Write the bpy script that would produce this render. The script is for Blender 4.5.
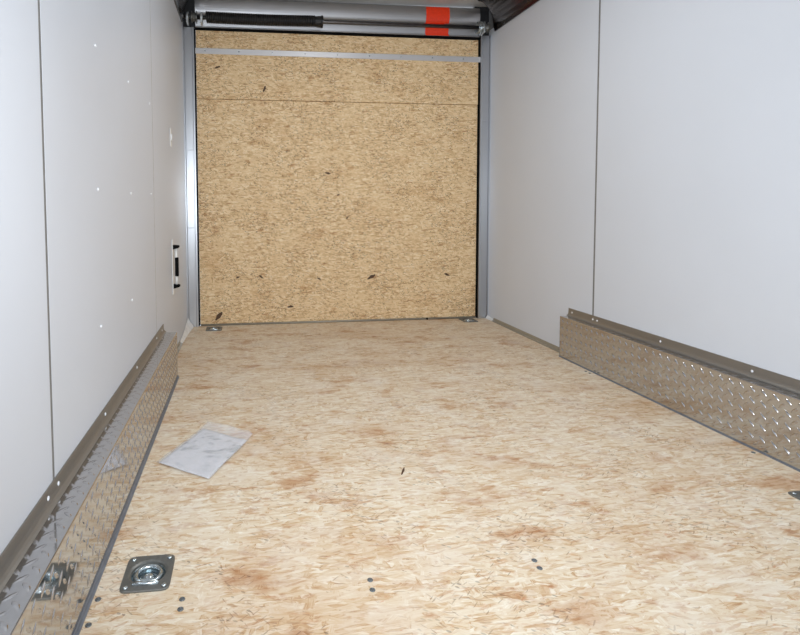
import bpy, bmesh, math, random
from mathutils import Vector, Matrix
random.seed(7)
for o in list(bpy.data.objects): bpy.data.objects.remove(o)
scene = bpy.context.scene
C = scene.collection
S = 2.032                       # inner width of the trailer in metres (80 in); lengths below given as fractions of it: m(...)
def m(v): return v * S

# ------------------------------------------------------------------ camera
F_PX, YAW, PITCH, ROLL = 528.16, .1053, -.0518, -.0064
PX, PY = 301.88, 233.39
CAM = Vector((m(.1886), m(-1.7081), m(.3841)))
fw = Vector((math.sin(YAW)*math.cos(PITCH), math.cos(YAW)*math.cos(PITCH), math.sin(PITCH)))
r0 = Vector((math.cos(YAW), -math.sin(YAW), 0)); u0 = r0.cross(fw)
rt = r0*math.cos(ROLL) + u0*math.sin(ROLL); up = -r0*math.sin(ROLL) + u0*math.cos(ROLL)
cd = bpy.data.cameras.new('camera'); cam = bpy.data.objects.new('camera', cd); C.objects.link(cam)
cd.sensor_fit = 'HORIZONTAL'; cd.sensor_width = 36; cd.lens = F_PX/800*36
cd.shift_x = (400-PX)/800; cd.shift_y = -(317.5-PY)/800
cd.clip_start = .02
mt = Matrix((rt, up, -fw)).transposed().to_4x4(); mt.translation = CAM
cam.matrix_world = mt
cam.location = CAM; cam.rotation_euler = mt.to_euler()
scene.camera = cam

# ------------------------------------------------------------------ world, lights, exposure
w = bpy.data.worlds.new('sky'); scene.world = w; w.use_nodes = True
bg = w.node_tree.nodes['Background']; bg.inputs[0].default_value = (.80, .88, 1.0, 1); bg.inputs[1].default_value = 1.2
def light(name, kind, loc, energy, color, rot=None, **k):
    d = bpy.data.lights.new(name, kind); d.energy = energy; d.color = color
    for a, b in k.items(): setattr(d, a, b)
    o = bpy.data.objects.new(name, d); C.objects.link(o); o.location = loc
    if rot: o.rotation_euler = rot
    return o
# flash head on the photographer's camera
light('camera_flash', 'SPOT', CAM + up*.14 - fw*.06, 108, (.87, .935, 1.0), (Matrix.Rotation(math.radians(-9), 4, 'Z') @ mt).to_euler(), shadow_soft_size=.035, spot_size=math.radians(117), spot_blend=1.0)
# fill daylight through an assumed side door, added unseen behind the photographer
light('assumed_door_daylight', 'AREA', (m(-.06), m(-2.13), m(.5)), 34, (.80, .90, 1.0), (0, math.radians(-90), 0), shape='RECTANGLE', size=m(.86), size_y=m(.38))
# unseen ceiling fill lights; the one over mid-floor is added to brighten the rear
light('unseen_ceiling_fill', 'AREA', (m(.5), m(-.72), m(1.015)), 9, (.92, .96, 1.0), (0, 0, 0), shape='DISK', size=.3)
light('unseen_ceiling_fill', 'AREA', (m(.5), m(-1.72), m(1.015)), 12, (.92, .96, 1.0), (0, 0, 0), shape='DISK', size=.3)
scene.view_settings.view_transform = 'Standard'
scene.view_settings.look = 'None'
scene.view_settings.exposure = 0.05
scene.view_settings.gamma = 1
scene.view_settings.use_curve_mapping = False

# ------------------------------------------------------------------ materials
def lin(c):
    return tuple(((v/255)/12.92 if v/255 <= .04045 else ((v/255+.055)/1.055)**2.4) for v in c) + (1,)
class N:
    """small wrapper for building node trees"""
    def __init__(s, name):
        s.m = bpy.data.materials.new(name); s.m.use_nodes = True; s.t = s.m.node_tree
        s.b = s.t.nodes['Principled BSDF']
    def n(s, typ, inp=None, **k):
        x = s.t.nodes.new(typ)
        for a, b in k.items(): setattr(x, a, b)
        for a, b in (inp or {}).items():
            if isinstance(b, bpy.types.NodeSocket): s.t.links.new(b, x.inputs[a])
            else: x.inputs[a].default_value = b
        return x
    def math(s, op, a, b=0.0, c=None, clamp=False):
        x = s.n('ShaderNodeMath', {0: a, 1: b}, operation=op, use_clamp=clamp)
        if c is not None:
            if isinstance(c, bpy.types.NodeSocket): s.t.links.new(c, x.inputs[2])
            else: x.inputs[2].default_value = c
        return x.outputs[0]
    def mix(s, f, a, b, mode='MIX'):
        x = s.n('ShaderNodeMix', data_type='RGBA', blend_type=mode)
        for sock, v in ((x.inputs[0], f), (x.inputs[6], a), (x.inputs[7], b)):
            if isinstance(v, bpy.types.NodeSocket): s.t.links.new(v, sock)
            else: sock.default_value = v
        return x.outputs[2]
    def ramp(s, f, stops, interp='LINEAR'):
        x = s.n('ShaderNodeValToRGB', {0: f}); e = x.color_ramp.elements; x.color_ramp.interpolation = interp
        while len(e) < len(stops): e.new(.5)
        for i, (p, c) in enumerate(stops): e[i].position = p; e[i].color = c
        return x.outputs[0]
    def smooth(s, v, lo, hi):
        x = s.n('ShaderNodeMapRange', {0: v, 1: lo, 2: hi, 3: 0.0, 4: 1.0}, interpolation_type='SMOOTHSTEP')
        return x.outputs[0]
    def set(s, **k):
        for a, b in k.items():
            a = a.replace('_', ' ')
            key = {'base color': 'Base Color', 'metallic': 'Metallic', 'roughness': 'Roughness', 'normal': 'Normal',
                   'specular': 'Specular IOR Level', 'aniso': 'Anisotropic', 'transmission': 'Transmission Weight',
                   'alpha': 'Alpha', 'ior': 'IOR', 'coat': 'Coat Weight'}[a]
            if isinstance(b, bpy.types.NodeSocket): s.t.links.new(b, s.b.inputs[key])
            else: s.b.inputs[key].default_value = b
        return s.m

def plain(name, col, rough=.5, metal=0.0, nscale=40, namt=.12, bump=0.0, stretch=(1, 1, 1), spec=.5):
    """plain surface with slight procedural mottling"""
    n = N(name)
    tc = n.n('ShaderNodeTexCoord').outputs['Object']
    mp = n.n('ShaderNodeMapping', {'Vector': tc, 'Scale': stretch}).outputs[0]
    ns = n.n('ShaderNodeTexNoise', {'Vector': mp, 'Scale': nscale, 'Detail': 4.0}).outputs[0]
    c = lin(col); d = tuple(v*(1-namt) for v in c[:3]) + (1,); l = tuple(min(1, v*(1+namt)) for v in c[:3]) + (1,)
    n.set(base_color=n.ramp(ns, [(.3, d), (.7, l)]), metallic=metal, specular=spec)
    n.set(roughness=n.math('MULTIPLY_ADD', ns, .2*rough, rough*.9))
    if bump:
        n.set(normal=n.n('ShaderNodeBump', {'Height': ns, 'Strength': bump, 'Distance': .002}).outputs[0])
    return n.m

def osb(name, plane, tones, seed, stain=None, dusty=0.0, fleck=1.0, L=.085, Wd=.021, along=0.0, streaks=(), vary=.6, spread=1.0, fo=0.0):
    """oriented strand board: several layers of overlapping wood flakes, thin dark flecks, stains"""
    n = N(name)
    sep = n.n('ShaderNodeSeparateXYZ', {0: n.n('ShaderNodeTexCoord').outputs['Object']})
    vec = n.n('ShaderNodeCombineXYZ', {0: sep.outputs[0], 1: sep.outputs[1 if plane == 'xy' else 2], 2: seed}).outputs[0]
    wob = n.n('ShaderNodeTexNoise', {'Vector': vec, 'Scale': 28.0, 'Detail': 2.0}).outputs['Color']
    wv = n.n('ShaderNodeVectorMath', {0: wob, 1: (.5, .5, .5)}, operation='SUBTRACT').outputs[0]
    wv = n.n('ShaderNodeVectorMath', {0: wv, 3: .009}, operation='SCALE').outputs[0]
    v2 = n.n('ShaderNodeVectorMath', {0: vec, 1: wv}, operation='ADD').outputs[0]
    def cell(ang, l, wd, off, feature='F1'):
        mp = n.n('ShaderNodeMapping', {'Vector': v2, 'Rotation': (0, 0, math.radians(ang))}, vector_type='POINT').outputs[0]
        ms = n.n('ShaderNodeMapping', {'Vector': mp, 'Location': (off, off*1.7, 0), 'Scale': (1/l, 1/wd, 0)}).outputs[0]
        return n.n('ShaderNodeTexVoronoi', {'Vector': ms, 'Scale': 1.0}, voronoi_dimensions='2D', feature=feature), ms
    rp = [(p, lin(c)) for p, c in tones]
    col = None; h = None
    lay = [(along, L, Wd, 3.1, 0), (along+24, L*.9, Wd, 7.7, .45), (along-31, L, Wd*.8, 1.3, .5), (along+68, L*.6, Wd*.7, 9.2, .72),
           (along-8, L*1.2, Wd*.9, 5.4, .5), (along-62, L*.5, Wd*.6, 2.2, .78), (along+12, L*.6, Wd*.5, 8.8, .55), (along-4, L*.8, Wd*.45, 12.5, .6)]
    for a, l, wd, off, thr in lay:
        v, ms = cell(along+(a-along)*spread, l, wd, off)
        sp = n.n('ShaderNodeSeparateColor', {0: v.outputs['Color']})
        gr = n.n('ShaderNodeTexNoise', {'Vector': n.n('ShaderNodeMapping', {'Vector': ms, 'Scale': (.9, 3.5, 1)}).outputs[0], 'Scale': 1.1, 'Detail': 4.0, 'Roughness': .6}).outputs[0]
        tone = n.math('ADD', n.math('MULTIPLY_ADD', sp.outputs[0], vary, .5-vary/2), n.math('MULTIPLY_ADD', gr, 1.3, -.65))
        c = n.ramp(tone, rp)
        if col is None: col = c; h = sp.outputs[2]
        else:
            k = n.math('MULTIPLY', n.math('GREATER_THAN', sp.outputs[1], thr), n.smooth(v.outputs['Distance'], .72, .5))
            col = n.mix(k, col, c); h = n.n('ShaderNodeMix', {0: k, 2: h, 3: sp.outputs[2]}).outputs[0]
    # ragged brown streaks along the grain
    for a, sx, sy, lo, hi, amt, c in streaks:
        mp = n.n('ShaderNodeMapping', {'Vector': n.n('ShaderNodeMapping', {'Vector': v2, 'Rotation': (0, 0, math.radians(a))}).outputs[0], 'Scale': (sx, sy, 1)}).outputs[0]
        ns = n.n('ShaderNodeTexNoise', {'Vector': mp, 'Scale': 1.0, 'Detail': 5.0, 'Roughness': .65}).outputs[0]
        col = n.mix(n.math('MULTIPLY', n.smooth(ns, lo, hi), amt), col, lin(c))
    # thin dark flecks, bark and gaps between the flakes
    big = n.n('ShaderNodeTexNoise', {'Vector': vec, 'Scale': 5.0, 'Detail': 3.0}).outputs[0]
    for a, l, wd, off, thr, dark in ((along+8, .030, .0036, 4.0, .95, (150, 106, 68)), (along-40, .022, .0032, 6.0, .985, (128, 92, 60)), (along+55, .020, .003, 2.0, .985, (136, 98, 64)),
                                     (along-15, .055, .008, 11.0, .93, (184, 136, 92)), (along+30, .012, .005, 13.0, .985, (74, 56, 42))):
        v, ms = cell(a, l, wd, off)
        sp = n.n('ShaderNodeSeparateColor', {0: v.outputs['Color']})
        k = n.math('MULTIPLY', n.smooth(v.outputs['Distance'], .52, .34), n.math('GREATER_THAN', n.math('ADD', sp.outputs[0], n.math('MULTIPLY_ADD', big, .5, -.25)), thr+fo))
        k = n.math('MULTIPLY', k, n.math('MULTIPLY_ADD', sp.outputs[1], .6*fleck, .25*fleck), clamp=True)
        col = n.mix(k, col, lin(dark))
    if stain:
        for sc, lo, hi, amt, c in stain:
            st = n.n('ShaderNodeTexNoise', {'Vector': n.n('ShaderNodeMapping', {'Vector': v2, 'Location': (sc*3, seed, 0), 'Scale': (.75, 1.35, 1)}).outputs[0], 'Scale': sc, 'Detail': 5.0, 'Roughness': .62}).outputs[0]
            k = n.math('MULTIPLY', n.smooth(st, lo, hi), amt)
            col = n.mix(k, col, lin(c), 'MULTIPLY')
    if dusty:
        du = n.n('ShaderNodeTexNoise', {'Vector': vec, 'Scale': 7.0, 'Detail': 6.0, 'Roughness': .7}).outputs[0]
        col = n.mix(n.math('MULTIPLY', n.smooth(du, .45, .7), dusty), col, lin((226, 216, 202)))
    n.set(base_color=col, roughness=.62, specular=.3)
    n.set(normal=n.n('ShaderNodeBump', {'Height': h, 'Strength': .08, 'Distance': .0008}).outputs[0])
    return n.m

STREAK_F = [(4, 16, 62, .56, .66, .6, (204, 164, 124)), (-9, 24, 90, .60, .68, .65, (186, 140, 98)), (15, 40, 130, .635, .69, .7, (150, 108, 74)), (-3, 13, 44, .58, .70, .6, (236, 230, 219)), (-14, 30, 75, .655, .70, .6, (206, 140, 104))]
STREAK_D = [(14, 34, 90, .58, .68, .55, (184, 146, 100)), (-30, 40, 110, .60, .68, .6, (168, 128, 84)), (50, 46, 120, .64, .69, .65, (136, 98, 62)), (5, 24, 60, .60, .70, .5, (228, 206, 168)), (-10, 60, 150, .66, .70, .8, (104, 76, 48))]
FLOOR_T = [(.0, (176, 134, 94)), (.16, (201, 170, 133)), (.38, (217, 197, 168)), (.68, (224, 209, 186)), (1.0, (237, 229, 214))]
DOOR_T = [(.0, (176, 136, 94)), (.14, (204, 168, 122)), (.36, (226, 195, 150)), (.72, (233, 204, 160)), (1.0, (247, 228, 196))]
M_floor = osb('strand_board_floor', 'xy', FLOOR_T, 1.0, stain=[(2.2, .48, .68, .5, (222, 190, 154)), (6.0, .54, .68, .62, (210, 166, 124)), (15.0, .57, .68, .55, (208, 162, 124))], dusty=.45, fleck=.65, streaks=STREAK_F, L=.055, Wd=.017, vary=.62, spread=1.25)
M_door = osb('strand_board_door', 'xz', DOOR_T, 5.0, stain=[(4.0, .55, .72, .4, (212, 176, 134)), (14.0, .58, .70, .5, (206, 164, 120))], fleck=.95, L=.042, Wd=.015, along=6, streaks=STREAK_D, vary=.75, spread=1.6, fo=-.035)
M_wall = plain('white_wall_panel', (209, 213, 220), .38, nscale=3, namt=.012, spec=.35)
M_seam = plain('grey_seam_strip', (126, 125, 124), .5, .2)
M_seam2 = plain('pale_seam_strip', (176, 176, 172), .5, .1)
M_back = plain('dark_void', (38, 36, 36), .8)
M_alu = plain('mill_aluminium', (196, 199, 204), .30, 1.0, 14, .06, stretch=(1, 1, .05))
M_alu_h = plain('header_aluminium', (176, 176, 178), .46, 1.0, 14, .07, stretch=(.05, 1, 1))
M_strip = plain('satin_strip', (206, 205, 206), .42, .55, 14, .06, stretch=(.05, 1, 1))
M_flange = plain('dull_flange_aluminium', (152, 149, 144), .46, .85, 30, .08, stretch=(1, .06, 1))
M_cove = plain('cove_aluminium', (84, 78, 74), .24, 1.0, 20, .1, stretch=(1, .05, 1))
M_galv = plain('galvanised_steel', (178, 186, 192), .34, .9, 60, .16)
M_brk = plain('pale_zinc_bracket', (200, 204, 206), .4, .45, 60, .2)
M_plate = plain('polished_tread_plate', (199, 199, 200), .085, 1.0, 90, .03)
M_lug = plain('tread_lug_metal', (200, 200, 202), .2, 1.0, 90, .03)
M_trimd = plain('blue_grey_edge_trim', (126, 131, 140), .5, .5, 50, .15)
M_base = plain('olive_grey_baseboard', (158, 152, 138), .5, .4, 30, .1, stretch=(1, .05, 1))
M_corner = plain('dark_cavity_shade', (58, 58, 60), .5, .5)
M_black = plain('black_rubber', (8, 8, 8), .85, spec=.15)
M_spring = plain('black_oiled_spring', (16, 15, 16), .42)
M_screw = plain('zinc_screw', (104, 108, 110), .42, .4, 400, .3)
M_rivet = plain('white_rivet', (226, 227, 230), .35)
M_zinc = plain('bright_zinc', (190, 200, 204), .24, .95, 120, .15)
M_dplate = plain('dull_zinc_plate', (118, 118, 114), .42, .6, 120, .12)
M_orange = plain('orange_red_tape', (250, 62, 22), .45, 0, 60, .06)
M_white = plain('white_plastic', (232, 231, 228), .4)
M_ceil = plain('grey_ceiling', (200, 196, 190), .45, .1, 6, .06)
def paper_mat():
    n = N('printed_paper')
    tc = n.n('ShaderNodeTexCoord').outputs['Object']
    a = n.n('ShaderNodeTexNoise', {'Vector': n.n('ShaderNodeMapping', {'Vector': tc, 'Scale': (14, 40, 1)}).outputs[0], 'Scale': 1.0, 'Detail': 3.0}).outputs[0]
    b = n.n('ShaderNodeTexNoise', {'Vector': tc, 'Scale': 16.0, 'Detail': 2.0}).outputs[0]
    k = n.math('MULTIPLY', n.smooth(a, .44, .60), n.smooth(b, .46, .58))
    n.set(base_color=n.mix(n.math('MULTIPLY', k, .9), lin((218, 217, 221)), lin((150, 155, 158))), roughness=.55)
    return n.m
M_paper = paper_mat()
def sleeve_mat():
    n = N('clear_plastic_sleeve')
    tc = n.n('ShaderNodeTexCoord').outputs['Object']
    a = n.n('ShaderNodeTexNoise', {'Vector': tc, 'Scale': 18.0, 'Detail': 4.0, 'Distortion': .8}).outputs[0]
    n.set(base_color=(.9, .9, .92, 1), roughness=.16, alpha=n.math('MULTIPLY_ADD', a, .3, .08))
    n.set(normal=n.n('ShaderNodeBump', {'Height': a, 'Strength': .5, 'Distance': .006}).outputs[0])
    return n.m
M_sleeve = sleeve_mat()

# ------------------------------------------------------------------ mesh helpers
def link(name, bm, mat, parent=None, smooth=False):
    me = bpy.data.meshes.new(name)
    bmesh.ops.recalc_face_normals(bm, faces=bm.faces)
    bm.to_mesh(me); bm.free()
    if smooth:
        for p in me.polygons: p.use_smooth = True
    me.materials.append(mat)
    o = bpy.data.objects.new(name, me); C.objects.link(o)
    if parent: o.parent = parent
    return o
def inst(name, src, loc, parent=None, rot=None):
    o = src.copy(); o.name = name; C.objects.link(o); o.location = loc
    if rot: o.rotation_euler = rot
    o.parent = parent
    return o
def box(bm, x0, x1, y0, y1, z0, z1, bev=0.0):
    r = bmesh.ops.create_cube(bm, size=1)
    for v in r['verts']:
        v.co = Vector(((x0+x1)/2+v.co.x*(x1-x0), (y0+y1)/2+v.co.y*(y1-y0), (z0+z1)/2+v.co.z*(z1-z0)))
    if bev:
        es = list({e for v in r['verts'] for e in v.link_edges})
        bmesh.ops.bevel(bm, geom=es, offset=bev, segments=2, affect='EDGES', profile=.5)
def bx(*a, **k):
    bm = bmesh.new(); box(bm, *a, **k); return bm
def prism(pts, axis, a0, a1, bm=None):
    """closed outline pts (2D) extruded along axis; for 'y' pts are (x,z), for 'x' (y,z), for 'z' (x,y)"""
    bm = bm or bmesh.new()
    def P(p, a): return {'y': (p[0], a, p[1]), 'x': (a, p[0], p[1]), 'z': (p[0], p[1], a)}[axis]
    A = [bm.verts.new(P(p, a0)) for p in pts]; B = [bm.verts.new(P(p, a1)) for p in pts]
    k = len(pts)
    for i in range(k): bm.faces.new((A[i], A[(i+1) % k], B[(i+1) % k], B[i]))
    bm.faces.new(A); bm.faces.new(B[::-1])
    return bm
def tube(bm, pts, rad, seg=10, closed=False, cap=True):
    pts = [Vector(p) for p in pts]; k = len(pts); rings = []
    prev = None
    for i, p in enumerate(pts):
        a = pts[(i-1) % k] if (closed or i > 0) else p; b = pts[(i+1) % k] if (closed or i < k-1) else p
        t = (b-a).normalized()
        if prev is None: prev = t.orthogonal().normalized()
        nrm = (prev - t*prev.dot(t)).normalized(); prev = nrm; bi = t.cross(nrm)
        r = rad[i] if isinstance(rad, (list, tuple)) else rad
        rings.append([bm.verts.new(p + (nrm*math.cos(2*math.pi*j/seg) + bi*math.sin(2*math.pi*j/seg))*r) for j in range(seg)])
    for i in range(k if closed else k-1):
        A, B = rings[i], rings[(i+1) % k]
        for j in range(seg): bm.faces.new((A[j], A[(j+1) % seg], B[(j+1) % seg], B[j]))
    if cap and not closed: bm.faces.new(rings[0][::-1]); bm.faces.new(rings[-1])
def lathe(bm, prof, seg=32, axis='z', c=(0, 0, 0)):
    rings = []
    for r, h in prof:
        ring = []
        for j in range(seg):
            a = 2*math.pi*j/seg; x, y = r*math.cos(a), r*math.sin(a)
            p = {'z': (x, y, h), 'x': (h, x, y)}[axis]
            ring.append(bm.verts.new(Vector(p) + Vector(c)))
        rings.append(ring)
    for A, B in zip(rings, rings[1:]):
        for j in range(seg): bm.faces.new((A[j], A[(j+1) % seg], B[(j+1) % seg], B[j]))
    bm.faces.new(rings[0][::-1]); bm.faces.new(rings[-1])
def empty(name, loc):
    o = bpy.data.objects.new(name, None); C.objects.link(o); o.location = loc; o.empty_display_size = .05
    return o
def tag(o, label=None, cat=None, group=None, kind=None):
    for k, v in (('label', label), ('category', cat), ('group', group), ('kind', kind)):
        if v: o[k] = v
    return o

# ------------------------------------------------------------------ extents
Y_FRONT = -2.75                                    # front wall, behind the camera
H_WALL, H_CEIL = .947, 1.040
DX0, DX1, DTOP = .0375, .9625, .936                # ramp door opening
E_L, E_R, FH = .0315, .0272, .1032                 # wheel box depths and height
SEAM_L = [0.012, -.586, -1.185, -1.785]
SEAM_R = [0.012, -.5527, -1.152, -1.752, -2.352, Y_FRONT]
RINGS = [(.0825, -1.159, 'left_near'), (.921, -1.124, 'right_near'), (.085, -.047, 'left_far'), (.921, -.034, 'right_far')]

# ------------------------------------------------------------------ floor (holes for the recessed rings)
def make_floor():
    hs = .040
    xs = sorted({-.02, 1.02} | {v for x, y, _ in RINGS for v in (m(x)/S-hs/S, m(x)/S+hs/S)})
    ys = sorted({Y_FRONT-.02, .004} | {v for x, y, _ in RINGS for v in (y-hs/S, y+hs/S)})
    bm = bmesh.new(); vs = {}
    def V(x, y, z=0): 
        if (x, y, z) not in vs: vs[(x, y, z)] = bm.verts.new((m(x), m(y), z))
        return vs[(x, y, z)]
    for i in range(len(xs)-1):
        for j in range(len(ys)-1):
            cx, cy = (xs[i]+xs[i+1])/2, (ys[j]+ys[j+1])/2
            if any(abs(cx-x) < hs/S and abs(cy-y) < hs/S for x, y, _ in RINGS): continue
            for z in (0, -.045):
                bm.faces.new((V(xs[i], ys[j], z), V(xs[i+1], ys[j], z), V(xs[i+1], ys[j+1], z), V(xs[i], ys[j+1], z)))
    # side faces around the outer border and the holes
    for e in [e for e in bm.edges if len(e.link_faces) == 1 and e.verts[0].co.z == 0]:
        a, b = e.verts
        ka = [k for k, v in vs.items() if v is a][0]; kb = [k for k, v in vs.items() if v is b][0]
        bm.faces.new((a, b, V(kb[0], kb[1], -.045), V(ka[0], ka[1], -.045)))
    return link('floor', bm, M_floor)
floor = make_floor()
tag(floor, 'pale oriented strand board floor with reddish brown stains and screws', 'floor', kind='structure')
# floor screws, in pairs along the cross members
def screw_head(name, r, mat, parent):
    bm = bmesh.new(); lathe(bm, [(r, 0), (r, .0006), (r*.8, .0016), (r*.35, .0019), (r*.3, .0009), (r*.05, .0008)], 12)
    return link(name, bm, mat, parent, True)
fs = None
FS = [(.040, -1.191), (.040, -1.223), (.122, -1.200), (.122, -1.213), (.311, -1.195), (.310, -1.209), (.494, -1.186), (.493, -1.198),
      (.9615, -.587), (.962, -.60), (.962, -.99)]
for x, y in FS:
    if fs is None: fs = screw_head('screw', .0062, M_screw, floor); fs.location = (m(x), m(y), .0002)
    else: inst('screw', fs, (m(x), m(y), .0002), floor)
# slivers of bark and chips lying on the boards
def chip(parent, x, y, ln, wd, ang, mat):
    bm = bmesh.new()
    k = 7
    pts = []
    for i in range(k):
        t = i/(k-1); pts.append((ln*(t-.5), wd*math.sin(math.pi*(.12+.76*t))*(.8+.4*random.random())))
    for i in range(k): pts.append((ln*(.5-i/(k-1)), -wd*math.sin(math.pi*(.12+.76*(1-i/(k-1))))*(.6+.4*random.random())))
    prism(pts, 'z', 0, .0018, bm)
    o = link('wood_chip', bm, mat, parent); o.location = (m(x), m(y), .0003); o.rotation_euler = (0, 0, ang)
    return o
M_chip = plain('dark_bark', (84, 58, 38), .7)

# ------------------------------------------------------------------ walls with panels
def make_wall(side):
    x_in = 0 if side == 'left' else 1
    sgn = -1 if side == 'left' else 1
    def X(d): return m(x_in) + sgn*d                     # d metres outward from the inner face
    bm = bmesh.new()
    spans = [(Y_FRONT-.02, .02)] if side == 'right' else [(Y_FRONT-.02, -2.33), (-1.93, .02)]  # gap in the left wall is the assumed doorway, added to let light in
    for a, b in spans: box(bm, min(X(.006), X(.05)), max(X(.006), X(.05)), m(a), m(b), -.03, m(H_CEIL))
    if side == 'left': box(bm, X(.05), X(.006), m(-2.33), m(-1.93), m(.93), m(H_CEIL))
    wob = link('wall_'+side, bm, M_seam)
    tag(wob, f'white panelled {side} side wall of the trailer with grey vertical seams', 'wall', kind='structure')
    seams = SEAM_L if side == 'left' else SEAM_R
    g = .0028
    rng = list(zip(seams[1:], seams[:-1]))
    if side == 'left': rng += [(-1.93, -1.785), (Y_FRONT, -2.33)]
    for a, b in rng:
        link('wall_panel', bx(min(X(0), X(.0055)), max(X(0), X(.0055)), m(a)+.006, m(b)-.006, -.0, m(H_WALL)+.03), M_wall, wob)
    for y in seams[1:-1] if side == 'right' else seams[1:]:
        link('seam_strip', bx(min(X(.0004), X(.005)), max(X(.0004), X(.005)), m(y)-.006, m(y)+.006, .002, m(H_WALL)+.02), M_seam if y != -.586 else M_seam2, wob)
    if side == 'left':
        link('wall_panel', bx(X(.0055), X(0), m(-2.33)+g, m(-1.93)-g, m(.93), m(H_WALL)+.03, bev=.0008), M_wall, wob)
    return wob
wl = make_wall('left'); wr = make_wall('right')
rv = None
for y, z in [(-1.0, .590), (-.81, .588), (-1.004, .407), (-.807, .407), (-1.007, .230), (-.819, .231), (-.62, .59), (-1.0, .80), (-.62, .41)]:
    if rv is None:
        bm = bmesh.new(); lathe(bm, [(.0046, 0), (.0044, .0012), (.0036, .0024), (.0012, .003)], 12, 'x'); rv = link('rivet', bm, M_rivet, wl, True); rv.location = (.0001, m(y), m(z))
    else: inst('rivet', rv, (.0001, m(y), m(z)), wl)

o = link('wall_front', bx(m(-.02), m(1.02), m(Y_FRONT)-.06, m(Y_FRONT), -.03, m(H_CEIL)), M_wall)
tag(o, 'white front wall of the trailer behind the camera', 'wall', kind='structure')
o = link('ceiling', bx(m(-.02), m(1.02), m(Y_FRONT)-.06, m(.03), m(H_CEIL), m(H_CEIL)+.03), M_ceil)
tag(o, 'grey metal trailer ceiling just in view above the rear header', 'ceiling', kind='structure')

# cove trim between walls and ceiling
for i, s in enumerate((0, 1)):
    d = 1 if s == 0 else -1
    x = m(s)
    pts = [(x, m(H_WALL)-.004), (x+d*.010, m(H_WALL)-.006), (x+d*.014, m(H_WALL)+.010)]
    for k in range(9):
        a = math.radians(90*k/8); R = .11
        pts.append((x+d*(.018+R*(1-math.cos(a))), m(H_WALL)+.02+(m(H_CEIL)-m(H_WALL)-.024)*math.sin(a)))
    pts += [(x+d*.128, m(H_CEIL)), (x, m(H_CEIL))]
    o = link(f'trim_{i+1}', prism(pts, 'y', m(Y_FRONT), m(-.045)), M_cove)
    tag(o, ['dark curved cove trim along the top of the left wall', 'dark curved cove trim along the top of the right wall'][s], 'trim', kind='structure')

# baseboards and end gussets
for side, x, d in (('left', 0, 1), ('right', 1, -1)):
    b = .020
    pts = [(m(x), 0), (m(x)+d*.016, 0), (m(x)+d*.016, .0025), (m(x)+d*.004, .007), (m(x)+d*.0025, b), (m(x), b+.002)]
    o = link('baseboard_'+side, prism(pts, 'y', m(Y_FRONT), m(-.215 if d > 0 else -.055)), M_base)
    tag(o, f'low olive grey metal angle along the foot of the {side} wall', 'baseboard', kind='structure')
    # upturned end of the angle; the left one's white paints in its grazing reflection
    y1 = m(-.012); y0 = m(-.21 if d > 0 else -.05)
    bm = bmesh.new(); k = 9; A = []; B = []
    for i in range(k):
        t = i/(k-1); y = y0+(y1-y0)*t; z = .014+(.05 if d > 0 else .010)*t**1.6; wd = .017+(.022 if d > 0 else .004)*t**1.6
        A.append((bm.verts.new((m(x)+d*.002, y, z)), bm.verts.new((m(x)+d*wd, y, .001)), bm.verts.new((m(x)+d*.002, y, .001))))
    for p, q in zip(A, A[1:]):
        for i in range(3): bm.faces.new((p[i], p[(i+1) % 3], q[(i+1) % 3], q[i]))
    bm.faces.new(A[0]); bm.faces.new(A[-1][::-1])
    link('corner_gusset', bm, M_white, o)

# ------------------------------------------------------------------ rear frame: posts and header
for i, (x0, x1, d, s) in enumerate(((0, DX0-.0035, 1, 'left'), (1, DX1+.0035, -1, 'right'))):
    a, b = m(x0), m(x1)
    q = abs(b-a)
    pts = [(a, .045), (a, -.022), (a+d*.006, -.022), (a+d*.010, -.014), (a+d*(q-.014), -.014), (a+d*(q-.010), -.020), (b, -.020), (b, .045)]
    o = link(f'trim_{i+3}', prism(pts, 'z', 0, m(DTOP)+.012), M_alu)
    tag(o, f'bare aluminium {s} door post between wall and ramp door', 'post', kind='structure')
    link('rubber_seal', bx(min(b, b+d*.0062), max(b, b+d*.0062), -.006, .04, .002, m(DTOP)+.004), M_black, o)
    link('cavity_shade', bx(min(a, b+d*.03), max(a, b+d*.03), .012, .045, m(DTOP)+.0125, m(H_CEIL)-.001), M_corner, o)  # dark box standing in for the shade of the open corner cavity
    for z in ((.40, .315, .56) if s == 'left' else (.66, .38)):
        link('weld_bead', bx(min(a+d*.012, b-d*.016), max(a+d*.012, b-d*.016), -.0165, -.013, m(z), m(z)+.007, bev=.0015), M_alu, o)

hp = [(.045, m(DTOP)+.014), (-.006, m(DTOP)+.014), (-.010, m(DTOP)+.017), (-.010, m(DTOP)+.024), (.003, m(DTOP)+.027), (-.010, m(DTOP)+.083), (-.011, m(DTOP)+.088), (-.002, m(DTOP)+.092)]
zc, R = m(DTOP)+.150, .055
for k in range(11):
    a = math.radians(-80+160*k/10); hp.append((-.004-.020*math.cos(a), zc+R*math.sin(a)))
hp += [(.045, m(H_CEIL)-.001)]
hb = prism(hp, 'x', m(DX0)+.002, m(DX1)-.002)
for v in hb.verts: v.co.z -= .013*(v.co.x/S)
header = link('trim_5', hb, M_alu_h)
tag(header, 'ribbed aluminium header above the ramp door', 'header', kind='structure')
hb = bx(m(DX0), m(DX1), -.008, .03, m(DTOP)+.004, m(DTOP)+.0135)
for v in hb.verts: v.co.z -= .013*(v.co.x/S)
link('rubber_seal', hb, M_black, header)

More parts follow.
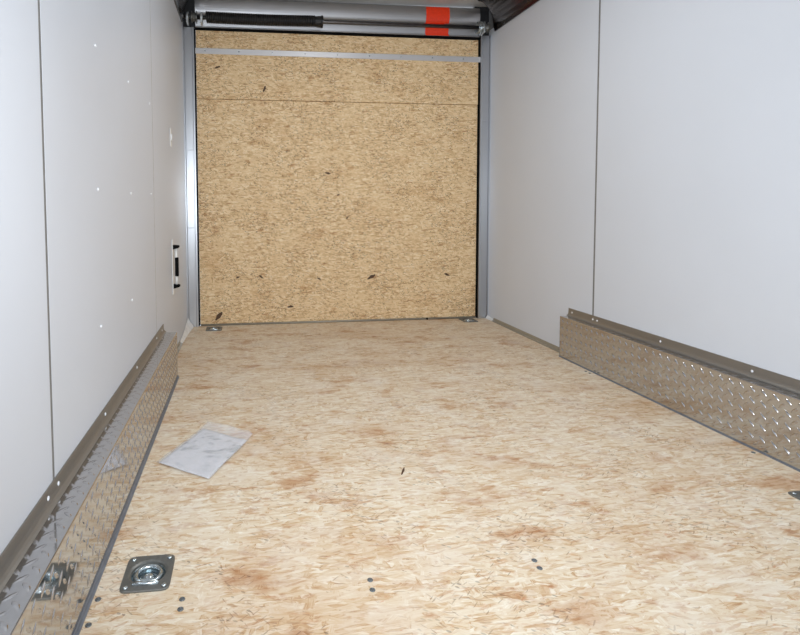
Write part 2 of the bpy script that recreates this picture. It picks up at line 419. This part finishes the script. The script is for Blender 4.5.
# ------------------------------------------------------------------ ramp door of strand board
door = empty('door_1', (m(.5), .01, 0))
tag(door, 'strand board ramp door closing the rear of the trailer', 'door', kind='structure')
def dpart(name, bm, mat, parent=door, **k):
    for v in bm.verts:
        v.co.z -= .016*(v.co.x/S)*min(1, max(0, v.co.z/1.4))        # the rear frame hangs a touch low on the right
        v.co -= Vector((m(.5), .01, 0))
    return link(name, bm, mat, parent, **k)
Z1, Z2, Z3 = .724, .868, DTOP
dpart('board', bx(m(DX0)+.003, m(DX1)-.003, .004, .03, .012, m(Z1)-.0015), M_door)
dpart('board', bx(m(DX0)+.003, m(DX1)-.003, -.004, .03, m(Z1)+.0015, m(Z2)+.004, bev=.002), M_door)
dpart('board', bx(m(DX0)+.003, m(DX1)-.003, .001, .03, m(Z2)+.006, m(Z3), bev=.001), M_door)
dpart('seam_shade', bx(m(DX0)+.005, m(DX1)-.005, .007, .021, m(Z1)-.004, m(Z1)+.004), plain('brown_seam_shade', (140, 106, 70), .8))  # brown strip in the board seam, painting the shadow under the proud upper board
dpart('core', bx(m(DX0)+.001, m(DX1)-.001, .022, .045, .004, m(Z3)+.002), M_back)
st = dpart('metal_strip', bx(m(DX0)-.001, m(DX1)+.008, -.0095, -.0042, m(.8665)-.007, m(.8835)-.006, bev=.0012), M_strip)
bm = bmesh.new()
sc0 = None
for k in range(9):
    x = m(DX0+.03+.105*k) - m(.5)
    if sc0 is None:
        b2 = bmesh.new(); lathe(b2, [(.0045, 0), (.0042, .0012), (.002, .002)], 10); sc0 = link('screw', b2, M_zinc, st, True)
        sc0.rotation_euler = (math.pi/2, 0, 0); sc0.location = (x, -.0195, m(.875)-.006-.016*(x+m(.5))/S)
    else: inst('screw', sc0, (x, -.0195, m(.875)-.006-.016*(x+m(.5))/S), st, (math.pi/2, 0, 0))
bm.free()
bm = bmesh.new(); tube(bm, [(m(DX0)+.004, -.001, .0065), (m(DX1)-.004, -.001, .0065)], .0062, 10)
dpart('hinge_rod', bm, M_base, smooth=True)
bm = bmesh.new(); tube(bm, [(m(.79), -.012, .006), (m(.79), -.002, .006)], .0065, 10); dpart('hinge_stop', bm, M_black)
# dark knots and bark flakes standing out on the boards
for x, z, ln, a in [(.105, .822, .028, .35), (.252, .757, .030, 1.2), (.60, .147, .045, .5), (.425, .145, .02, -.5), (.52, .345, .018, .9), (.098, .03, .05, .9), (.235, .155, .025, -.6), (.16, .155, .02, .4), (.86, .15, .03, -.3), (.49, .42, .015, .5), (.455, .49, .03, -.2), (.33, .055, .03, .05)]:
    b2 = bmesh.new(); k = 6; ln *= 1.35; wd = ln*.22
    pts = [(ln*(i/(k-1)-.5), wd*math.sin(math.pi*(.1+.8*i/(k-1)))*(.6+.6*random.random())) for i in range(k)]
    pts += [(ln*(.5-i/(k-1)), -wd*math.sin(math.pi*(.1+.8*i/(k-1)))*(.5+.6*random.random())) for i in range(k)]
    prism(pts, 'z', 0, .0012, b2)
    zz = -.004 if z > Z1 else .004
    o = link('bark_flake', b2, M_chip, door); o.rotation_euler = (math.pi/2, -a, 0); o.location = (m(x)-m(.5), zz-.01+.0002, m(z))

# ------------------------------------------------------------------ torsion spring shaft under the header
YS = -.062
def on_plane(px, py, y):                    # where the shaft's line crosses the plane it hangs in
    v = fw + rt*((px-PX)/F_PX) - up*((py-PY)/F_PX)
    return CAM + v*((y-CAM.y)/v.y)
ZS = on_plane(400, 24.3, YS).z
XL, XR = m(.008), m(.985)
ts = empty('spring_shaft', (m(.5), YS, ZS))
ts.rotation_euler = (0, .0058, 0)
tag(ts, 'steel torsion shaft with black coil spring running under the rear header', 'spring shaft')
def tpart(name, bm, mat, parent=ts, **k): return link(name, bm, mat, parent, **k)
def lx(x): return x - m(.5)
bm = bmesh.new(); tube(bm, [(lx(XL), 0, 0), (lx(XR), 0, 0)], .0118, 16); tpart('shaft', bm, plain('grey_steel_shaft', (96, 94, 94), .34, .9), smooth=True)
xs0, xs1 = m(.074), m(.437)
bm = bmesh.new(); turns = 62; pts = []; rad = []
for i in range(turns*10+1):
    t = i/(turns*10); a = 2*math.pi*turns*t
    sag = -.004*math.sin(math.pi*t)
    pts.append((lx(xs0+(xs1-.05-xs0)*t), .0290*math.cos(a), .0290*math.sin(a)+sag+.003))
tube(bm, pts, .0062, 6)
spring = tpart('coil_spring', bm, M_spring, smooth=True)
bm = bmesh.new(); lathe(bm, [(.022, lx(xs1)-.062), (.030, lx(xs1)-.05), (.034, lx(xs1)-.03), (.034, lx(xs1)-.016), (.038, lx(xs1)-.014), (.038, lx(xs1)-.002), (.024, lx(xs1))], 20, 'x')
tpart('winding_cone', bm, M_spring, smooth=False)
def drum(x, d, name='cable_drum'):
    bm = bmesh.new()
    prof = [(.036, -.016), (.036, -.013), (.024, -.012)] + [(.024+.0025*(k % 2), -.011+.0055*k) for k in range(5)] + [(.024, .013), (.038, .014), (.038, .017)]
    lathe(bm, [(r, lx(x)+d*h) for r, h in prof], 24, 'x')
    return tpart(name, bm, M_dplate)
drum(m(.038), 1); dr = drum(m(.972), -1)
for x in (.0175, .0600, .963):
    bm = bmesh.new()
    hh = .040
    pts = [(-.022, -hh*.9), (.020, -hh), (.056, -hh*.9), (.056, hh), (.020, hh), (-.014, hh*.5), (-.024, 0)]
    prism(pts, 'x', lx(m(x))-.005, lx(m(x))+.005, bm)
    br = tpart('bearing_bracket', bm, M_brk)
    b2 = bmesh.new(); lathe(b2, [(.017, lx(m(x))-.009), (.019, lx(m(x))-.006), (.019, lx(m(x))+.006), (.017, lx(m(x))+.009)], 16, 'x'); link('bearing', b2, M_zinc, br, True)
# cable falling from the right drum along the post
bm = bmesh.new()
cpts = [(lx(m(.952))+.002*math.sin(k*.9), -.026+.008*math.sin(k*.55), .02-.012*k) for k in range(8)]
tube(bm, cpts, .0024, 6); tpart('lift_cable', bm, M_zinc, smooth=True)
bm = bmesh.new()
for k in range(5):
    ph = k*.7
    tube(bm, [(lx(m(.948))+.011*(k-2)/2+.004*math.sin(j*.8+ph), .036*math.cos(j*math.pi/8), .036*math.sin(j*math.pi/8)) for j in range(16)], .0024, 5, closed=True)
tpart('wound_cable', bm, M_zinc, smooth=True)

# orange tape stuck across the header
tp = []
x0 = on_plane(425.3, 20, -.004).x; x1 = on_plane(448.6, 20, -.004).x
bm = bmesh.new()
front = [p for p in hp[3:-1]]
off = [(p[0]-.0012, p[1]) for p in front if p[1] < zc+R*.93]
bot = [(-.0112, m(DTOP)+.015)] + off
ring0 = [bm.verts.new((0, y, z-m(DTOP))) for y, z in bot]; ring1 = [bm.verts.new((x1-x0, y, z-m(DTOP))) for y, z in bot]
ring2 = [bm.verts.new((0, y+.0008, z-m(DTOP))) for y, z in bot]; ring3 = [bm.verts.new((x1-x0, y+.0008, z-m(DTOP))) for y, z in bot]
for a, b in ((ring0, ring1), (ring1, ring3), (ring3, ring2), (ring2, ring0)):
    for i in range(len(bot)-1): bm.faces.new((a[i], b[i], b[i+1], a[i+1]))
bm.faces.new((ring0[0], ring1[0], ring3[0], ring2[0])); bm.faces.new((ring0[-1], ring1[-1], ring3[-1], ring2[-1]))
o = link('tape_sticker', bm, M_orange); o.location = (x0, 0, m(DTOP)-.013*x0/S)
tag(o, 'bright orange red sticker on the header behind the shaft', 'sticker')

# ------------------------------------------------------------------ wheel boxes of polished tread plate
def lugs(bm, u0, u1, v0, v1, P, nrm, pitch=.0375, ln=.0145, wd=.0046, hg=.0035):
    """raised tread lugs; P(u,v) maps plate metres to space, nrm is the outward normal"""
    nu = int((u1-u0)/pitch)*2; nv = int(round((v1-v0)/pitch*2))
    for i in range(nu):
        for j in range(nv):
            if (i+j) % 2: continue
            u = u0+(i+.5)*pitch/2; v = v0+(j+.5)*(v1-v0)/nv
            ang = math.radians(45 if i % 2 else -45)
            ca, sa = math.cos(ang), math.sin(ang)
            grid = []
            for a in (-1, -.6, 0, .6, 1):
                row = []
                hw = wd*(1-abs(a)**2.2)+.0004
                for b in (-1, -.55, 0, .55, 1):
                    uu = u+ca*a*ln-sa*b*hw; vv = v+sa*a*ln+ca*b*hw
                    hh = hg*(1-b*b)*(1-a*a)-.0001
                    row.append(bm.verts.new(P(min(max(uu, u0+.001), u1-.001), min(max(vv, v0+.001), v1-.001)) + nrm*hh))
                grid.append(row)
            for p, q in zip(grid, grid[1:]):
                for k in range(4): bm.faces.new((p[k], p[k+1], q[k+1], q[k]))
def wheel_box(side, ydist, ynear, depth, FH, FG, label):
    d = 1 if side == 'left' else -1
    x = 0 if side == 'left' else S
    L = m(ydist-ynear); D = m(depth); H = m(FH); G = m(FG)
    root = empty('wheel_box', (x, m(ynear), 0)); tag(root, label, 'wheel cover', 'tread plate wheel covers along the walls')
    # local: X across (times d), Y from near end to far end
    r = .0025
    out = [(d*.0015, .001), (d*.0015, H-.0005)]
    prof = [(d*.001, .0015), (d*(D), .0015), (d*D, H-r)]
    for k in range(1, 6):
        a = math.radians(18*k); prof.append((d*(D-r+r*math.cos(a)), H-r+r*math.sin(a)))
    prof += [(d*.001, H)]
    link('shell', prism(prof, 'y', 0, L), M_plate, root)
    bm = bmesh.new()
    lugs(bm, .01, L-.006, .014, H-.010, lambda u, v: Vector((d*D, u, v)), Vector((d, 0, 0)), **(dict(wd=.0038, hg=.0024, ln=.0130) if side == 'left' else {}))
    o = link('tread_lugs', bm, M_lug, root, True); tag(o, kind='stuff')
    bm = bmesh.new()
    lugs(bm, .01, L-.006, .008, D-.008, lambda u, v: Vector((d*v, u, H)), Vector((0, 0, 1)), hg=.0010)
    o = link('top_tread_lugs', bm, M_lug, root, True); tag(o, kind='stuff')
    # flange screwed to the wall, with a rounded foot
    fp = [(d*.0002, H+.0005), (d*.015, H+.0005), (d*.010, H+.003), (d*.006, H+.007), (d*.0035, H+.014), (d*.0026, H+G-.001), (d*.002, H+G), (d*.0002, H+G)]
    fl = link('wall_flange', prism(fp, 'y', -.005, L+.012), M_flange, root)
    # edge angle along the floor
    q = .007 if side == 'left' else .004
    ep = [(d*(D+.0003), .0003), (d*(D+q), .0003), (d*(D+q), .002), (d*(D+q*.5), .003), (d*(D+.0018), q*1.4), (d*(D+.0003), q*1.5)]
    link('floor_edge_trim', prism(ep, 'y', 0, L), M_trimd, root)
    link('end_edge', bx(min(d*.002, d*D), max(d*.002, d*D), L, L+.0016, .002, H-.001), M_trimd, root)
    s0 = None
    for y in FLS[side]:
        loc = (d*.0027, m(y-ynear), H+G*.52)
        if s0 is None:
            b2 = bmesh.new(); lathe(b2, [(.0048, 0), (.0046, d*.0012), (.003, d*.0024), (.001, d*.0028)], 12, 'x'); s0 = link('flange_screw', b2, M_rivet, fl, True); s0.location = loc
        else: inst('flange_screw', s0, loc, fl)
    return root
FLS = {'left': [-1.205, -1.178, -1.003, -.80, -.60, -.53, -1.39], 'right': [-.475, -.555, -.57, -.759, -.949, -1.15]}
wheel_box('left', -.510, -1.56, E_L, .1032, .0177, 'polished tread plate wheel cover on the left, reflecting the near tie-down ring')
wheel_box('right', -.466, -1.51, E_R, .1032, .0190, 'polished tread plate wheel cover with rows of bright lug glints on the right')

# ------------------------------------------------------------------ recessed tie-down rings
def make_ring(x, y, label, group):
    a = .0505; b = .0555; R = .0365
    root = empty('tie_down_ring', (m(x), m(y), .0)); tag(root, label, 'tie-down ring', group)
    bm = bmesh.new(); k = 64
    def sq(t):
        c, s = math.cos(t), math.sin(t); n_ = 9.0
        rr = 1/((abs(c)/a)**n_ + (abs(s)/b)**n_)**(1/n_); return rr*c, rr*s
    rows = []
    for i in range(k):
        t = 2*math.pi*i/k; ox, oy = sq(t); ix, iy = R*math.cos(t), R*math.sin(t)
        rows.append([bm.verts.new(p) for p in ((ox, oy, .0002), (ox, oy, .0025), (ox*.97, oy*.97, .0038), (ix*1.12, iy*1.12, .0038), (ix, iy, .0016), (ix*.97, iy*.97, -.003))])
    for i in range(k):
        p, q = rows[i], rows[(i+1) % k]
        for j in range(5): bm.faces.new((p[j], p[j+1], q[j+1], q[j]))
    link('face_plate', bm, M_dplate, root, False)
    bm = bmesh.new()
    prof = [(.0392, -.0005), (.0360, -.0012), (.0345, -.008), (.031, -.0135), (.024, -.0155), (.0165, -.0155), (.014, -.012), (.0115, -.0065), (.007, -.0035), (.001, -.003)]
    rings = []
    for r_, h_ in prof: rings.append([bm.verts.new((r_*math.cos(2*math.pi*j/48), r_*math.sin(2*math.pi*j/48), h_)) for j in range(48)])
    for A, B in zip(rings, rings[1:]):
        for j in range(48): bm.faces.new((A[j], A[(j+1) % 48], B[(j+1) % 48], B[j]))
    bm.faces.new(rings[-1])
    link('cup', bm, M_zinc, root, True)
    # the ring itself: a round bow with a straight bar at its near side
    bm = bmesh.new(); pts = []
    for j in range(29):
        t = math.radians(-50+280*j/28); pts.append((.0258*math.cos(t), .002+.0258*math.sin(t), -.0040))
    tube(bm, pts, .0052, 10, closed=True)
    link('d_ring', bm, M_zinc, root, True)
    bm = bmesh.new(); tube(bm, [(-.027, -.0345, .003), (-.025, -.0345, .0035), (.025, -.0345, .0035), (.027, -.0345, .003)], [.003, .0048, .0048, .003], 12)
    link('hinge_bar', bm, M_zinc, root, True)
    s0 = None
    for sx in (-1, 1):
        for sy in (-1, 1):
            loc = (sx*.0385, sy*.0430, .0037)
            if s0 is None:
                b2 = bmesh.new(); lathe(b2, [(.0058, 0), (.0054, .0014), (.0034, .0028), (.001, .0032)], 14); s0 = link('bolt_head', b2, M_zinc, root, True); s0.location = loc
            else: inst('bolt_head', s0, loc, root)
    return root
LBL = {'left_near': 'recessed zinc tie-down ring in the floor beside the left wheel cover', 'right_near': 'recessed tie-down ring cut off by the right edge of the picture',
       'left_far': 'small recessed tie-down ring at the left foot of the ramp door', 'right_far': 'small recessed tie-down ring at the right foot of the ramp door'}
for x, y, k in RINGS: make_ring(x, y, LBL[k], 'recessed tie-down rings in the floor')

# ------------------------------------------------------------------ document in a clear sleeve on the floor
P = [Vector((m(a), m(b), 0)) for a, b in ((.051, -.919), (.133, -.978), (.194, -.848), (.115, -.788))]   # near-left, near, right, far-left
org = sum(P, Vector())/4
sl = empty('document_sleeve', (org.x, org.y, 0)); tag(sl, 'white printed sheet in a crinkled clear plastic sleeve on the floor', 'document')
def sheet(name, mat, s0, s1, t0, t1, z0, wav, lift, thick):
    bm = bmesh.new(); nu, nv = 20, 24; top = []
    rnd = random.Random(3)
    for j in range(nv+1):
        row = []
        for i in range(nu+1):
            s_ = s0+(s1-s0)*i/nu; t_ = t0+(t1-t0)*j/nv
            p = P[0]*(1-s_)*(1-t_) + P[1]*s_*(1-t_) + P[2]*s_*t_ + P[3]*(1-s_)*t_ - org
            z = z0 + wav*(.5+.5*math.sin(7*s_+3*t_)*math.cos(5*t_-2*s_)) + lift*max(0, t_-.82)**2*30*(.4+.6*math.sin(3*s_))
            z += .004*max(0, 1-abs(s_-.9)*9)*t_ * (1 if lift else 0)
            row.append(bm.verts.new((p.x, p.y, z)))
        top.append(row)
    for p, q in zip(top, top[1:]):
        for i in range(nu): bm.faces.new((p[i], p[i+1], q[i+1], q[i]))
    o = link(name, bm, mat, sl, True)
    sd = o.modifiers.new('thickness', 'SOLIDIFY'); sd.thickness = thick; sd.offset = -1
    return o
sheet('paper', M_paper, .03, .97, .02, .90, .0032, .0018, .004, .0004)
sheet('clear_sleeve', M_sleeve, 0, 1.0, 0, 1.03, .0052, .0028, .010, .0003)

# ------------------------------------------------------------------ wall handle and small plate
def wall_handle():
    yc, z0, z1 = m(-.330), m(.160), m(.300)
    root = empty('wall_handle', (0, yc, z0)); tag(root, 'white upright bar handle with black end brackets on the left wall near the door post', 'handle')
    H = z1-z0
    link('back_plate', bx(.0002, .0045, -.022, .022, 0, H, bev=.0015), M_white, root)
    for zc_ in (.148*H, .868*H):
        pts = [(.0046, zc_-.013), (.030, zc_-.006), (.036, zc_-.003), (.036, zc_+.005), (.030, zc_+.008), (.0046, zc_+.010)]
        br = link('bracket', prism(pts, 'y', -.014, .014), M_black, root)
        s1 = bmesh.new(); lathe(s1, [(.004, .0), (.0038, .001), (.002, .002)], 10, 'x'); o = link('screw', s1, M_zinc, br, True); o.location = (.0362, 0, zc_+.001)
    bm = bmesh.new(); tube(bm, [(.019, 0, .15*H), (.019, 0, .30*H), (.019, 0, .72*H), (.019, 0, .866*H)], .0062, 12); link('rod', bm, M_white, root, True)
    bm = bmesh.new(); tube(bm, [(.0215, 0, .325*H), (.0215, 0, .33*H), (.0215, 0, .335*H), (.0215, 0, .665*H), (.0215, 0, .67*H), (.0215, 0, .675*H)], [.006, .0095, .010, .010, .0095, .006], 14); link('grip', bm, M_black, root, True)
wall_handle()
sw = empty('switch_plate', (0, m(-.325), m(.560))); tag(sw, 'small white switch plate high on the left wall', 'switch')
link('plate', bx(.0002, .004, -.022, .022, -.046, .046, bev=.0015), M_white, sw)
link('rocker', bx(.0042, .009, -.010, .010, -.014, .016, bev=.001), M_rivet, sw)

# wood chip lying on the floor
def floor_pt(px, py):
    v = fw + rt*((px-PX)/F_PX) - up*((py-PY)/F_PX)
    return CAM + v*(-CAM.z/v.z)
p = floor_pt(404, 469); q = floor_pt(402, 474)
c = chip(None, 0, 0, .042, .0035, math.atan2((p-q).y, (p-q).x), M_chip); c.location = ((p.x+q.x)/2, (p.y+q.y)/2, .0003)
tag(c, 'dark sliver of bark lying on the middle of the floor', 'wood chip')

# rims of the unseen fill lamps, and frame of the assumed side door behind the camera
for yl, lb in ((-1.72, 'unseen round dome lamp for fill light on the ceiling behind the camera'), (-.72, 'added round dome lamp above the picture, brightening the rear of the trailer')):
    dl = empty('unseen_dome_lamp', (m(.5), m(yl), m(H_CEIL))); tag(dl, lb, 'lamp', 'unseen ceiling fill lamps')
    bm = bmesh.new(); lathe(bm, [(.17, -.0005), (.17, -.012), (.16, -.018), (.155, -.012), (.15, -.006)], 32); link('rim', bm, M_white, dl, True)
df = bmesh.new()
for a, b in ((-1.945, -1.93), (-2.33, -2.315)): box(df, -.055, .004, m(a), m(b), 0, m(.93))
box(df, -.055, .004, m(-2.33), m(-1.93), m(.915), m(.93))
o = link('assumed_side_door', df, M_alu); tag(o, 'aluminium frame of the assumed open side door, added unseen behind the camera for its light', 'door frame', kind='structure')
